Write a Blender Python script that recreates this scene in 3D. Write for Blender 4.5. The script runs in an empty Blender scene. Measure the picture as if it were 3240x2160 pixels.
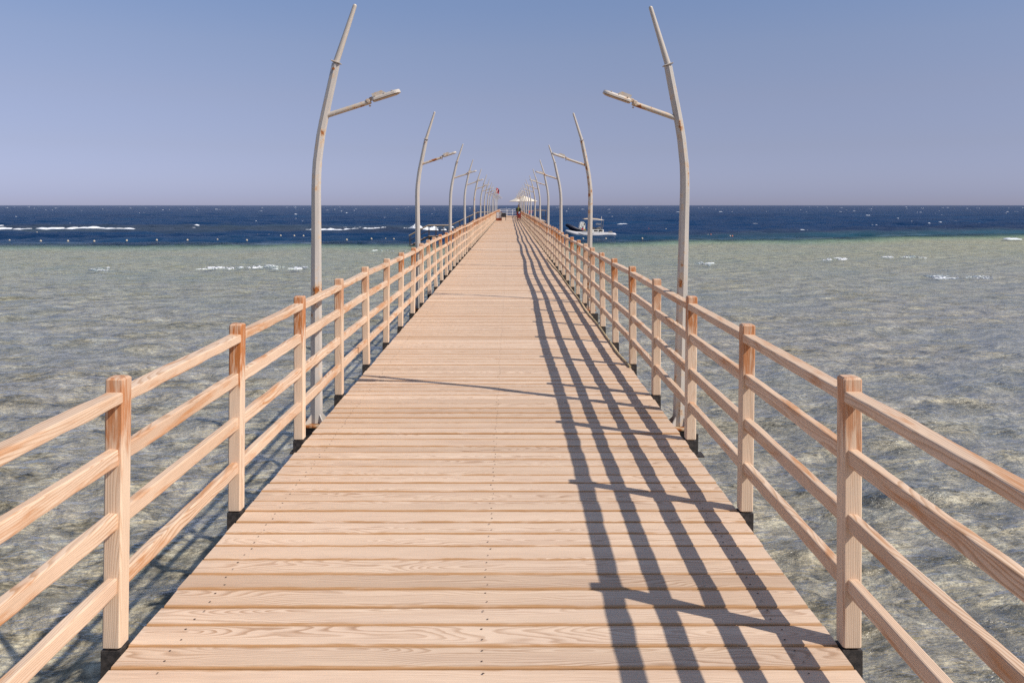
import bpy, math, random
import numpy as np
from mathutils import Vector, Matrix
R = math.radians
rnd = random.Random(7)
rng = np.random.default_rng(11)
scn = bpy.context.scene
COL = scn.collection

# ------------------------------------------------------------------ helpers
class MB:
    """collects verts/faces, builds ONE mesh"""
    def __init__(s): s.v = []; s.f = []; s.sm = []; s.mi = []
    def add(s, vs, fs, smooth=False, mi=0):
        o = len(s.v); s.v += [tuple(p) for p in vs]
        for f in fs:
            s.f.append(tuple(i + o for i in f)); s.sm.append(smooth); s.mi.append(mi)
    def box(s, c, d, ch=0.0, rot=None, mi=0):
        hx, hy, hz = d[0]/2, d[1]/2, d[2]/2
        if ch <= 0:
            P = [Vector((x, y, z)) for z in (-hz, hz) for x, y in ((-hx, -hy), (hx, -hy), (hx, hy), (-hx, hy))]
            F = [(3,2,1,0),(4,5,6,7),(0,1,5,4),(1,2,6,5),(2,3,7,6),(3,0,4,7)]
        else:
            def ring(z, k):
                x, y = hx-k, hy-k; c2 = min(ch, x*.9, y*.9)
                return [Vector(p) for p in ((-x+c2,-y,z),(x-c2,-y,z),(x,-y+c2,z),(x,y-c2,z),(x-c2,y,z),(-x+c2,y,z),(-x,y-c2,z),(-x,-y+c2,z))]
            P = ring(-hz, ch)+ring(-hz+ch, 0)+ring(hz-ch, 0)+ring(hz, ch)
            F = [tuple(range(7,-1,-1)), tuple(range(24,32))]
            for r in range(3):
                for i in range(8):
                    j = (i+1) % 8; F.append((r*8+i, r*8+j, r*8+8+j, r*8+8+i))
        if rot is not None: P = [rot @ p for p in P]
        s.add([p+Vector(c) for p in P], F, False, mi)
    def tube(s, pts, rad, n=10, smooth=True, caps=True, mi=0, up=(0,0,1), sq=1.0, phase=0.0):
        pts = [Vector(p) for p in pts]; m = len(pts)
        if not hasattr(rad, '__len__'): rad = [rad]*m
        V = []; prev = None
        for i, p in enumerate(pts):
            t = (pts[min(i+1, m-1)]-pts[max(i-1, 0)]).normalized()
            a = prev if prev is not None else Vector(up)
            if abs(a.dot(t)) > .97: a = Vector((1,0,0)) if abs(t.x) < .9 else Vector((0,1,0))
            a = (a-t*a.dot(t)).normalized(); b = t.cross(a); prev = a
            for k in range(n):
                q = 2*math.pi*(k+phase)/n
                V.append(p+a*math.cos(q)*rad[i]+b*math.sin(q)*rad[i]*sq)
        F = []
        for i in range(m-1):
            for k in range(n):
                j = (k+1) % n
                F.append((i*n+k, i*n+j, (i+1)*n+j, (i+1)*n+k))
        s.add(V, F, smooth, mi)
        if caps:
            s.add(V[:n], [tuple(range(n-1,-1,-1))], False, mi); s.add(V[-n:], [tuple(range(n))], False, mi)
    def lathe(s, prof, n=16, c=(0,0,0), smooth=True, mi=0, flute=None):
        V = []; c = Vector(c)
        for r, z in prof:
            for k in range(n):
                q = 2*math.pi*k/n; V.append(c+Vector((r*math.cos(q), r*math.sin(q), z)))
        F = [(i*n+k, i*n+(k+1) % n, (i+1)*n+(k+1) % n, (i+1)*n+k) for i in range(len(prof)-1) for k in range(n)]
        s.add(V, F, smooth, mi)
        s.add(V[-n:], [tuple(range(n))], False, mi); s.add(V[:n], [tuple(range(n-1,-1,-1))], False, mi)
    def prism(s, poly, y0, y1, mi=0, axis='y'):
        n = len(poly)
        def P(a, b, t): return (a, t, b) if axis == 'y' else ((a, b, t) if axis == 'z' else (t, a, b))
        V = [P(a, b, y0) for a, b in poly]+[P(a, b, y1) for a, b in poly]
        F = [tuple(range(n)), tuple(range(2*n-1, n-1, -1))]+[(i, n+i, n+(i+1) % n, (i+1) % n) for i in range(n)]
        s.add(V, F, False, mi)
    def ico(s, c, r, n=10, m=6, sc=(1,1,1), mi=0, rot=None):
        V = []; c = Vector(c)
        for i in range(m+1):
            th = math.pi*i/m
            for k in range(n):
                q = 2*math.pi*k/n
                p = Vector((r*sc[0]*math.sin(th)*math.cos(q), r*sc[1]*math.sin(th)*math.sin(q), -r*sc[2]*math.cos(th)))
                V.append(c+(rot @ p if rot is not None else p))
        F = [(i*n+k, i*n+(k+1) % n, (i+1)*n+(k+1) % n, (i+1)*n+k) for i in range(m) for k in range(n)]
        s.add(V, F, True, mi)
    def build(s, name, mats, parent=None, loc=(0,0,0)):
        me = bpy.data.meshes.new(name); me.from_pydata(s.v, [], s.f)
        me.polygons.foreach_set('use_smooth', s.sm); me.polygons.foreach_set('material_index', s.mi)
        for m in (mats if isinstance(mats, (list, tuple)) else [mats]): me.materials.append(m)
        me.update()
        return link(name, me, parent, loc)
def link(name, data, parent=None, loc=(0,0,0)):
    o = bpy.data.objects.new(name, data); COL.objects.link(o); o.location = loc
    if parent is not None: o.parent = parent
    return o
def tag(o, label, cat, group=None):
    o['label'] = label; o['category'] = cat
    if group: o['group'] = group
    return o
def thing(name, label, cat, loc=(0,0,0), rz=0.0, group=None):
    o = link(name, None, None, loc); o.rotation_euler = (0,0,rz); o.empty_display_size = .2
    return tag(o, label, cat, group)
def kids(o): return [c for c in COL.objects if c.parent is o]
def copy_tree(o, parent=None):
    c = o.copy(); COL.objects.link(c); c.parent = parent
    for ch in list(CH.get(o.name, ())): copy_tree(ch, c)
    return c
CH = {}
def index_tree(o):
    CH[o.name] = kids(o)
    for c in CH[o.name]: index_tree(c)

# ------------------------------------------------------------------ node helper
class NT:
    def __init__(s, name):
        s.m = bpy.data.materials.new(name); s.m.use_nodes = True; s.t = s.m.node_tree; s.t.nodes.clear()
        s.out = s.n('OutputMaterial')
    def n(s, typ, **kw):
        q = s.t.nodes.new('ShaderNode'+typ)
        for k, v in kw.items(): setattr(q, k, v)
        return q
    def put(s, sock, val):
        if val is None: return
        if isinstance(val, bpy.types.NodeSocket): s.t.links.new(val, sock)
        elif hasattr(val, '__len__') and sock.type == 'RGBA' and len(val) == 3: sock.default_value = (*val, 1)
        else: sock.default_value = val
    def math(s, op, a, b=None, c=None, clamp=False):
        q = s.n('Math', operation=op, use_clamp=clamp)
        for i, x in enumerate((a, b, c)): s.put(q.inputs[i], x)
        return q.outputs[0]
    def vmath(s, op, a, b=None):
        q = s.n('VectorMath', operation=op); s.put(q.inputs[0], a); s.put(q.inputs[1], b); return q.outputs[0]
    def xyz(s, v):
        q = s.n('SeparateXYZ'); s.put(q.inputs[0], v); return q.outputs
    def comb(s, x, y, z):
        q = s.n('CombineXYZ')
        for i, a in enumerate((x, y, z)): s.put(q.inputs[i], a)
        return q.outputs[0]
    def noise(s, v, scale, detail=3, rough=.5, dist=0, out=0):
        q = s.n('TexNoise'); s.put(q.inputs['Vector'], v); s.put(q.inputs['Scale'], scale)
        q.inputs['Detail'].default_value = detail; q.inputs['Roughness'].default_value = rough; q.inputs['Distortion'].default_value = dist
        return q.outputs[out]
    def vor(s, v, scale, feature='F1', out='Distance'):
        q = s.n('TexVoronoi', feature=feature); s.put(q.inputs['Vector'], v); s.put(q.inputs['Scale'], scale); return q.outputs[out]
    def mix(s, f, a, b, blend='MIX'):
        q = s.n('Mix', data_type='RGBA', blend_type=blend); s.put(q.inputs[0], f); s.put(q.inputs[6], a); s.put(q.inputs[7], b); return q.outputs[2]
    def ramp(s, f, stops, interp='LINEAR'):
        q = s.n('ValToRGB'); s.put(q.inputs[0], f); e = q.color_ramp; e.interpolation = interp
        while len(e.elements) < len(stops): e.elements.new(.5)
        for el, (p, c) in zip(e.elements, stops):
            el.position = p; el.color = (*c, 1) if hasattr(c, '__len__') else (c, c, c, 1)
        return q.outputs[0]
    def map(s, x, a, b, c=0.0, d=1.0, smooth=False):
        q = s.n('MapRange', interpolation_type='SMOOTHSTEP' if smooth else 'LINEAR')
        for i, k in enumerate((x, a, b, c, d)): s.put(q.inputs[i], k)
        return q.outputs[0]
    def bump(s, h, strength=.3, dist=.01, normal=None):
        q = s.n('Bump'); s.put(q.inputs['Height'], h); q.inputs['Strength'].default_value = strength; q.inputs['Distance'].default_value = dist
        if normal is not None: s.put(q.inputs['Normal'], normal)
        return q.outputs[0]
    def princ(s, col, rough=.5, metal=0.0, normal=None, spec=.5):
        q = s.n('BsdfPrincipled'); s.put(q.inputs['Base Color'], col); s.put(q.inputs['Roughness'], rough)
        q.inputs['Metallic'].default_value = metal; q.inputs['Specular IOR Level'].default_value = spec
        if normal is not None: s.put(q.inputs['Normal'], normal)
        s.t.links.new(q.outputs[0], s.out.inputs[0]); return q
    def geo(s, name): return s.n('NewGeometry').outputs[name]
    def obj(s): return s.n('TexCoord').outputs['Object']
    def rand(s): return s.n('ObjectInfo').outputs['Random']

def plain(name, col, rough=.5, metal=0.0, var=.12, scale=6.0, spec=.5):
    t = NT(name); n = t.noise(t.obj(), scale, 4, .6)
    c = t.mix(1.0, (*col,), t.ramp(n, [(.3, 1-var), (.7, 1+var*.3)]), 'MULTIPLY')
    t.princ(c, rough, metal, None, spec); return t.m

def wood(name, axis, light, dark, stain, mode, orange=1.0):
    """softwood with growth rings; mode: deck / post / rail"""
    t = NT(name)
    if mode == 'deck':
        a = t.n('Attribute'); a.attribute_name = 'loc'; V = a.outputs['Vector']
        b = t.n('Attribute'); b.attribute_name = 'seed'; rd = b.outputs['Fac']
    else:
        V = t.obj(); rd = t.rand()
    x, y, z = t.xyz(V)
    u, v, w = {'X': (x, y, z), 'Y': (y, x, z), 'Z': (z, x, y)}[axis]
    r2 = t.math('FRACT', t.math('MULTIPLY', rd, 17.31)); r3 = t.math('FRACT', t.math('MULTIPLY', rd, 53.7))
    uo = t.math('ADD', u, t.math('MULTIPLY', rd, 400.0))
    low = t.noise(t.comb(t.math('MULTIPLY', uo, .42), t.math('MULTIPLY', v, 2.2), t.math('MULTIPLY', w, 3.0)), 1.6, 2, .5)
    mid = t.noise(t.comb(t.math('MULTIPLY', uo, 3.0), t.math('MULTIPLY', v, 14.0), t.math('MULTIPLY', w, 14.0)), 1.0, 3, .55)
    cv = t.math('ADD', v, t.map(r2, 0, 1, -.09, .09))
    cw = t.math('ADD', t.math('ADD', w, t.map(r3, 0, 1, .02, .10)), t.map(low, .25, .75, *((-.095, .095) if mode == 'deck' else (-.045, .045))))
    r = t.math('SQRT', t.math('ADD', t.math('MULTIPLY', cv, cv), t.math('MULTIPLY', cw, cw)))
    r = t.math('ADD', r, t.map(mid, .2, .8, *((-.006, .006) if mode == 'deck' else (-.0035, .0035))))
    ph = t.math('FRACT', t.math('MULTIPLY', r, t.map(r2, 0, 1, *((90.0, 140.0) if mode == 'deck' else (120.0, 190.0)))))
    ring = t.ramp(ph, [(0.0, 0.0), (.45, .15), (.8, 1.0), (.9, .85), (1.0, 0.0)])
    fib = t.noise(t.comb(t.math('MULTIPLY', uo, 6.0), t.math('MULTIPLY', v, 260.0), t.math('MULTIPLY', w, 260.0)), 1.0, 3, .6)
    ringf = t.math('MULTIPLY', ring, t.map(t.noise(t.comb(t.math('MULTIPLY', uo, .9), t.math('MULTIPLY', v, 7.0), w), 1.3, 2), .3, .7, .28, .95))
    c = t.mix(ringf, light, dark)
    c = t.mix(1.0, c, t.ramp(fib, [(.25, .86), (.75, 1.06)]), 'MULTIPLY')
    tone = t.ramp(r3, [(0, (1.06, 1.055, 1.05)), (.35, (1.0, 1.0, 1.0)), (.75, (.93, .915, .90)), (1.0, (.83, .80, .77))]) if mode == 'deck' else t.mix(r3, (1.02, 1.0, .98), (.92, .88, .84))
    c = t.mix(1.0, c, tone, 'MULTIPLY')
    # weathered blotches
    bl = t.noise(t.comb(t.math('MULTIPLY', uo, .8), t.math('MULTIPLY', v, 5.0), w), 1.5, 4, .6)
    c = t.mix(1.0, c, t.ramp(bl, [(.3, (.93, .90, .89)), (.65, (1.03, 1.02, 1.0))]), 'MULTIPLY')
    n2 = t.noise(t.comb(t.math('MULTIPLY', uo, 5.0), t.math('MULTIPLY', v, 60.0), t.math('MULTIPLY', w, 60.0)), 1.0, 4, .65)
    if mode == 'deck':
        e = t.math('ADD', t.math('ABSOLUTE', v), t.map(n2, .2, .8, -.012, .012))
        em = t.map(e, t.map(r2, 0, 1, .050, .062), .070, 0, .9, True)
        c = t.mix(em, c, stain)
        # occasional knots
        kn = t.vor(t.comb(t.math('MULTIPLY', uo, .55), t.math('MULTIPLY', v, 5.0), t.math('MULTIPLY', rd, 61.0)), 1.0)
        c = t.mix(t.map(kn, .015, .075, .55, 0, True), c, (.30, .15, .07))
    elif mode == 'post':
        zz = t.math('ADD', z, t.map(t.noise(t.comb(t.math('MULTIPLY', x, 40.0), t.math('MULTIPLY', y, 40.0), t.math('ADD', t.math('MULTIPLY', z, 5.0), t.math('MULTIPLY', rd, 90.0))), 1.0, 3, .6), .25, .75, -.13, .13))
        m1 = t.math('MULTIPLY', t.map(zz, .70, .84, 0, 1, True), t.map(zz, .97, 1.08, 1, .5, True))
        fr = t.map(n2, .32, .54, .25, 1.0, True)
        m1 = t.math('MULTIPLY', t.math('MULTIPLY', m1, fr), t.map(r2, .0, .5, .45, 1.0))
        c = t.mix(t.math('MULTIPLY', m1, orange), c, stain)
        m2 = t.map(t.noise(t.comb(t.math('MULTIPLY', x, 24.0), t.math('MULTIPLY', y, 24.0), t.math('MULTIPLY', uo, 1.7)), 1.0, 3, .6), .60, .78, 0, .35, True)
        c = t.mix(m2, c, stain)
    else:
        kn = t.noise(t.comb(t.math('MULTIPLY', uo, 1.9), t.math('MULTIPLY', v, 9.0), t.math('MULTIPLY', w, 13.0)), 1.0, 3, .6, .6)
        c = t.mix(t.math('MULTIPLY', t.map(kn, .50, .66, 0, 1, True), t.map(n2, .3, .62, .3, .9)), c, stain)
    nb = t.bump(t.math('ADD', t.math('MULTIPLY', fib, .6), t.math('MULTIPLY', ring, -.5)), .25, .002)
    t.princ(c, t.map(fib, .2, .8, .55, .75), 0, nb, .3)
    return t.m

W_DECK = wood('sanded deck board', 'X', (.765, .585, .435), (.45, .285, .175), (.43, .225, .09), 'deck')
W_POST = wood('sanded post timber', 'Z', (.80, .64, .485), (.60, .42, .28), (.45, .16, .045), 'post')
W_RAIL = wood('sanded rail timber', 'Y', (.80, .62, .465), (.47, .27, .14), (.52, .235, .09), 'rail')
W_GREY = plain('weathered handrail timber', (.50, .36, .24), .7, 0, .3, 9)
M_SCREW = plain('rusty screw hole', (.085, .048, .032), .8)
M_SHOE = plain('tarred steel', (.062, .05, .043), .7, 0, .8, 40)
M_BEAM = plain('dark pier steel', (.03, .027, .026), .7, 0, .4, 5)
M_CONC = plain('marine pile concrete', (.16, .15, .14), .85, 0, .4, 5)

def painted(name, col, rust_amt, rough=.38):
    t = NT(name); V = t.obj(); rd = t.rand(); x, y, z = t.xyz(V)
    off = t.math('MULTIPLY', rd, 80.0)
    P = t.comb(t.math('ADD', x, off), y, z)
    n1 = t.noise(P, 11.0, 5, .65); n2 = t.noise(t.comb(t.math('ADD', t.math('MULTIPLY', x, 9.0), off), t.math('MULTIPLY', y, 9.0), t.math('MULTIPLY', z, 1.1)), 2.0, 4, .6)
    n3 = t.noise(P, 60.0, 3, .6)
    rr = t.math('FRACT', t.math('MULTIPLY', rd, 7.77))
    th = t.map(rr, 0, 1, .69, .56)
    th = t.math('SUBTRACT', th, rust_amt)
    m = t.math('ADD', t.math('MULTIPLY', n1, .62), t.math('MULTIPLY', n2, .38))
    mask = t.map(m, th, t.math('ADD', th, .05), 0, 1, True)
    halo = t.map(m, t.math('SUBTRACT', th, .07), th, 0, .5, True)
    dirt = t.ramp(n2, [(.3, .86), (.65, 1.03)])
    c = t.mix(1.0, col, dirt, 'MULTIPLY')
    c = t.mix(halo, c, (.62, .40, .20))
    c = t.mix(mask, c, t.ramp(n3, [(.3, (.16, .045, .012)), (.7, (.48, .17, .04))]))
    t.princ(c, t.map(mask, 0, 1, rough, .85), 0, t.bump(t.math('ADD', n3, mask), .12, .003), .4)
    return t.m
M_POLE = painted('cream painted pole', (.52, .475, .425), -.02)
M_ARM = painted('cream painted arm rusting', (.54, .475, .40), .085)
M_TIP = plain('smooth cream spike', (.55, .485, .41), .3, 0, .08, 4)
M_PLATE = painted('rusted plate', (.36, .27, .20), .2, .7)
M_COLLAR = painted('cream collar plate', (.50, .44, .38), .02, .6)
M_POLE2 = painted('cream painted pole rusting', (.53, .48, .42), .035)
M_CLAMP = painted('cream painted clamp', (.52, .44, .36), .05, .6)
M_HEAD = painted('cream lamp casting', (.56, .50, .43), -.01)
M_DIFF = plain('ambered lamp glass', (.33, .22, .12), .35, 0, .3, 30)

# ------------------------------------------------------------------ layout constants
XL, XR = -1.468, 1.268          # deck edges
SP, PW = 1.347, .072            # railing post pitch and section
Y0 = 3.085                      # first post seen
NP0, NP1 = -2, 92
YEND = Y0+SP*NP1+.05
LAMP_Y0, LAMP_DY = 6.58, 7.42

# ------------------------------------------------------------------ pier
pier = thing('pier', 'long pier of pale cross boards on dark steel beams running out to sea', 'pier')
def build_deck():
    prof = []                   # half-round edged board section in (y,z)
    hw, r = .0722, .007
    for a in (90, 120, 150, 180):
        prof.append((-hw+r+r*math.cos(R(a)), -r+r*math.sin(R(a))))
    prof += [(-hw, -.038), (hw, -.038)]
    for a in (0, 30, 60, 90):
        prof.append((hw-r+r*math.cos(R(a)), -r+r*math.sin(R(a))))
    prof = np.array(prof); npf = len(prof)
    ys = np.arange(-1.5, YEND, .15); NS = 12
    allv, allf, loc, seed = [], [], [], []
    off = 0
    for yc in ys:
        near = yc < 25
        ns = NS if near else 2
        xs = np.linspace(XL+rnd.uniform(-.004, .004), XR+rnd.uniform(-.004, .004), ns)
        tilt = rnd.uniform(-.0025, .0025); dz = rnd.uniform(-.0015, .0015); skew = rnd.uniform(-.0012, .0012)
        jit = rng.normal(0, .0011, (ns, 2)) if near else np.zeros((ns, 2))
        cup = rnd.uniform(-.001, .002)
        for i, x in enumerate(xs):
            py = prof[:, 0].copy(); pz = prof[:, 1].copy()
            edge = np.abs(py) > .06
            py = py+np.where(py < 0, jit[i, 0], jit[i, 1])+skew*(x-.0)
            pz = pz+tilt*py/.07+dz+np.where(edge, cup, 0)
            allv.append(np.stack([np.full(npf, x), yc+py, pz], 1))
            loc.append(np.stack([np.full(npf, x), py, pz], 1))
        seed.append(np.full(npf*ns, rnd.random()))
        for i in range(ns-1):
            for k in range(npf):
                j = (k+1) % npf
                allf.append((off+i*npf+k, off+(i+1)*npf+k, off+(i+1)*npf+j, off+i*npf+j))
        allf.append(tuple(off+k for k in range(npf))); allf.append(tuple(off+(ns-1)*npf+k for k in range(npf-1, -1, -1)))
        off += npf*ns
    V = np.concatenate(allv); L = np.concatenate(loc); S = np.concatenate(seed)
    nplank = len(V); nface = len(allf)
    vs = V.tolist(); L = L.tolist(); S = S.tolist()
    # screw heads sunk in the boards
    for yc in ys:
        if yc > 45: break
        for xk in (XL+.185, (XL+XR)/2, XR-.185):
            for s_ in (-1, 1):
                cx = xk+rnd.uniform(-.012, .012); cy = yc+s_*.036+rnd.uniform(-.005, .005); rr = rnd.uniform(.003, .0045)
                b = len(vs)
                for k in range(6):
                    q = k*math.pi/3
                    vs.append([cx+1.25*rr*math.cos(q), cy+rr*math.sin(q), .0042]); L.append([0, 0, 0]); S.append(0)
                allf.append(tuple(range(b, b+6)))
    me = bpy.data.meshes.new('plank_deck'); me.from_pydata(vs, [], allf)
    me.materials.append(W_DECK); me.materials.append(M_SCREW)
    mi = np.zeros(len(allf), dtype=np.int32); mi[nface:] = 1
    me.polygons.foreach_set('material_index', mi)
    a = me.attributes.new('loc', 'FLOAT_VECTOR', 'POINT'); a.data.foreach_set('vector', np.array(L, dtype=np.float32).ravel())
    a = me.attributes.new('seed', 'FLOAT', 'POINT'); a.data.foreach_set('value', np.array(S, dtype=np.float32))
    me.update(); return link('plank_deck', me, pier)
build_deck()
WATER_Z = -2.0
for xb in (XL+.16, (XL+XR)/2, XR-.16):
    m = MB(); m.box((xb, (YEND-1.6)/2, -.135), (.09, YEND+1.5, .18)); m.build('beam', M_BEAM, pier)
for k in range(-1, 17):
    yb = LAMP_Y0+LAMP_DY*k
    m = MB(); m.box(((XL+XR)/2, yb, -.33), (XR-XL+.30, .14, .21)); m.build('cross_beam', M_BEAM, pier)
    for xb in (XL+.25, XR-.25):
        m = MB(); m.lathe([(.14, -4.2), (.14, -.436)], 14, (xb, yb, 0)); m.build('pile', M_CONC, pier)

# ------------------------------------------------------------------ railings
def rail_mesh(name, w, h, L, seed_):
    rr = random.Random(seed_); n = 26; m = MB()
    ra = .0065
    sec = []
    for cx, cz, a0 in ((w/2-ra, h/2-ra, 0), (-w/2+ra, h/2-ra, 90), (-w/2+ra, -h/2+ra, 180), (w/2-ra, -h/2+ra, 270)):
        for a in (0, 45, 90): sec.append((cx+ra*math.cos(R(a0+a)), cz+ra*math.sin(R(a0+a))))
    ph = [rr.uniform(0, 6.28) for _ in range(8)]; fr = [rr.uniform(4, 14) for _ in range(8)]
    am = [rr.uniform(.0004, .0014) for _ in range(8)]
    k = len(sec); V = []
    for i in range(n):
        yy = (i/(n-1)-.5)*L
        for (x, z) in sec:
            c = (0 if x > 0 else 1)+(0 if z > 0 else 2)
            d = am[c]*math.sin(fr[c]*yy+ph[c])+am[c+4]*.7*math.sin(2.3*fr[c+4]*yy+ph[c+4])
            V.append((x+d*(.6 if x > 0 else -.6), yy, z+d*(1 if z > 0 else -1)))
    F = [(i*k+j, i*k+(j+1) % k, (i+1)*k+(j+1) % k, (i+1)*k+j) for i in range(n-1) for j in range(k)]
    m.add(V, F, False); m.add(V[:k], [tuple(range(k))]); m.add(V[-k:], [tuple(range(k-1, -1, -1))])
    o = m.build(name, W_RAIL); me = o.data; bpy.data.objects.remove(o); return me
RL = SP-PW+.012
TOPS = [rail_mesh('top_rail', .066, .046, RL, s) for s in range(4)]
MIDS = [rail_mesh('rail', .040, .064, RL, s+10) for s in range(7)]
RAILZ = (.963, .735, .489, .243)
def post_mesh():
    m = MB(); m.box((0, 0, .52), (PW, PW, 1.036), .007)
    o = m.build('post', W_POST); me = o.data; bpy.data.objects.remove(o); return me
def shoe_mesh():
    m = MB(); m.box((0, 0, -.19), (PW+.003, PW+.003, .376)); m.box((0, 0, -.30), (PW+.0, PW+.03, .03))
    o = m.build('steel_shoe', M_SHOE); me = o.data; bpy.data.objects.remove(o); return me
POST, SHOE = post_mesh(), shoe_mesh()
def railing(side, label):
    root = thing('pier_railing', label, 'railing', (0, 0, 0))
    xc = (XL-PW/2-.017) if side < 0 else (XR+PW/2+.009)
    P = []
    for k in range(NP0, NP1+1):
        y = Y0+SP*k+rnd.uniform(-.008, .008)
        near = 1.0 if k > 3 else .35
        lean = near*(.024*math.sin(k*.92+(0 if side > 0 else 1.7))+.012*math.sin(k*.37+1)+rnd.uniform(-.006, .006))
        dx = near*rnd.uniform(-.003, .003)*1.0; dz = near*(.008*math.sin(k*.55)+rnd.uniform(-.004, .004))
        o = link('post', POST, root, (xc+dx, y, dz)); o.rotation_euler = (rnd.uniform(-.004, .004), lean, 0)
        link('steel_shoe', SHOE, o)
        P.append((xc+dx, y, dz, lean))
    extra = MB(); cnt = 0
    for i in range(len(P)-1):
        for j, hz in enumerate(RAILZ):
            h = hz+rnd.uniform(-.003, .003)
            a, b = P[i], P[i+1]
            A = Vector((a[0]+math.sin(a[3])*h, a[1], a[2]+h)); B = Vector((b[0]+math.sin(b[3])*h, b[1], b[2]+h))
            d = (B-A); me = TOPS[rnd.randrange(4)] if j == 0 else MIDS[rnd.randrange(7)]
            M = Matrix.Translation((A+B)/2) @ Vector((0, 1, 0)).rotation_difference(d.normalized()).to_matrix().to_4x4()
            if cnt < 100:
                o = link('rail', me, root); o.matrix_local = M
            else:                                        # far boards, past a hundred: a single mesh
                w_, h_ = (.066, .046) if j == 0 else (.040, .064)
                rot = M.to_3x3(); extra.box(M.to_translation(), (w_, RL, h_), .006, rot)
            cnt += 1
    o = extra.build('rail', W_RAIL, root); o['kind'] = 'stuff'
    return root
railing(-1, 'pale four rail timber railing along the left edge of the pier, facing the sun')
railing(1, 'timber railing on the right edge of the pier casting barred shadows on the boards')

# ------------------------------------------------------------------ curved lamp posts
LP = [(0, -.045), (0, .6), (0, 1.2), (0, 1.80), (.001, 1.87), (.004, 1.96), (.010, 2.05), (.023, 2.15), (.038, 2.26), (.060, 2.376), (.095, 2.538), (.131, 2.70), (.160, 2.835)]
def make_lamp():
    root = thing('lamp_post', 'x', 'lamp post')
    m = MB(); n = len(LP)
    rad = [.047+(.031-.047)*max(0, (z+.045)/2.88) for _, z in LP]
    m.tube([(x, 0, z) for x, z in LP], [r*1.06 for r in rad], 8, False, True, up=(1, 0, 0), phase=0)
    # raised weld seam that runs up the pole
    pole = m.build('pole', M_POLE, root)
    m = MB(); m.tube([(0, 0, 0), (.153*.97, 0, .448)], [.0255, .0165], 14, True, True, up=(1, 0, 0))
    m.ico((.153*.97, 0, .448), .0166, 12, 6)
    m.build('spike', M_TIP, root, (.164, 0, 2.852))
    ax = Vector((.153, 0, .448)).normalized(); q = Vector((0, 0, 1)).rotation_difference(ax).to_matrix()
    m = MB(); m.box((.163, 0, 2.848), (.078, .078, .008), .002, q); m.tube([(.161, 0, 2.832), (.1655, 0, 2.853)], .026, 12)
    m.build('collar', M_COLLAR, root)
    m = MB(); p = Vector((.150, -.030, 2.79)); m.tube([p, p+Vector((0, -.018, .001))], .007, 8); m.tube([p+Vector((0,-.012,0)), p+Vector((0, -.016, 0))], .012, 6); m.build('bolt', M_PLATE, root)
    m = MB(); d = Vector((.317, 0, .102)); s0 = Vector((.08, 0, 2.418))
    m.tube([s0, s0+d*1.12], .0205, 14, up=(0, 1, 0)); m.build('arm', M_ARM, root)
    # lamp head
    dn = d.normalized(); rot = Matrix.Rotation(-math.atan2(d.z, d.x), 3, 'Y'); base = s0+d*1.07
    def L(p): return base+rot @ Vector(p)
    head = thing('lamp_head', 'x', 'x'); del head['label']; del head['category']
    bpy.data.objects.remove(head)
    m = MB(); outl = [(.055, -.045)]+[(.22+.055*math.cos(R(a)), .052*math.sin(R(a))) for a in range(-80, 81, 16)]+[(.055, .045), (.04, .03), (.04, -.03)]
    n = len(outl)
    V = [L((a, b, -.004)) for a, b in outl]+[L((a, b, .010)) for a, b in outl]+[L((a*.97+.004, b*.8, .024)) for a, b in outl]
    F = [tuple(range(n-1, -1, -1)), tuple(range(2*n, 3*n))]+[(k*n+i, k*n+(i+1) % n, (k+1)*n+(i+1) % n, (k+1)*n+i) for k in range(2) for i in range(n)]
    m.add(V, F)
    for a in (.075, .15, .215):
        for b in (-.053, .053): m.box(L((a, b*.8, .0275)), (.008, .008, .007), .001, rot)
    head = m.build('lamp_head', M_HEAD, root)
    m = MB(); o2 = [(.06+(a-.06)*.93, b*.84) for a, b in outl]; n = len(o2)
    V = [L((a, b, -.0095)) for a, b in o2]+[L((a, b, -.0045)) for a, b in o2]
    m.add(V, [tuple(range(n-1, -1, -1))]+[(i, (i+1) % n, n+(i+1) % n, n+i) for i in range(n)]); m.build('lens', M_DIFF, head)
    m = MB(); P = [(.05, .023), (.05, .052), (.135, .054), (.165, .024)]
    V = [L((a, -.034, c)) for a, c in P]+[L((a, .034, c)) for a, c in P]
    m.add(V, [(0, 1, 2, 3), (7, 6, 5, 4)]+[(i, 4+i, 4+(i+1) % 4, (i+1) % 4) for i in range(4)]); m.build('driver_box', M_HEAD, head)
    m = MB(); m.box(L((.005, 0, .004)), (.036, .048, .044), .006, rot); m.box(L((.005, 0, -.032)), (.014, .02, .010), .002, rot)
    m.box(L((.034, 0, .018)), (.03, .02, .03), .003, rot)
    m.tube([L((.006, -.032, .004)), L((.006, .032, .004))], .010, 8); m.build('clamp', M_CLAMP, root)
    m = MB(); m.box((0, 0, -.055), (.23, .23, .014), .002)
    m.build('base_plate', M_PLATE, root)
    for a in range(4):
        rz = Matrix.Rotation(R(90*a+45), 3, 'Z'); g = MB()
        tri = [(.040, -.047), (.115, -.047), (.105, -.038), (.044, .03)]
        V = [rz @ Vector((u, -.004, w)) for u, w in tri]+[rz @ Vector((u, .004, w)) for u, w in tri]
        g.add(V, [(0, 1, 2, 3), (7, 6, 5, 4)]+[(i, 4+i, 4+(i+1) % 4, (i+1) % 4) for i in range(4)]); g.build('gusset', M_POLE, root)
    m = MB(); m.box((.0, 0, -.15), (.20, .17, .168), .004); m.box((-.135, .0, -.20), (.05, .012, .17)); m.box((-.15, 0, -.28), (.10, .12, .012))
    m.build('bracket', M_SHOE, root)
    return root
lamp0 = make_lamp(); index_tree(lamp0)
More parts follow.
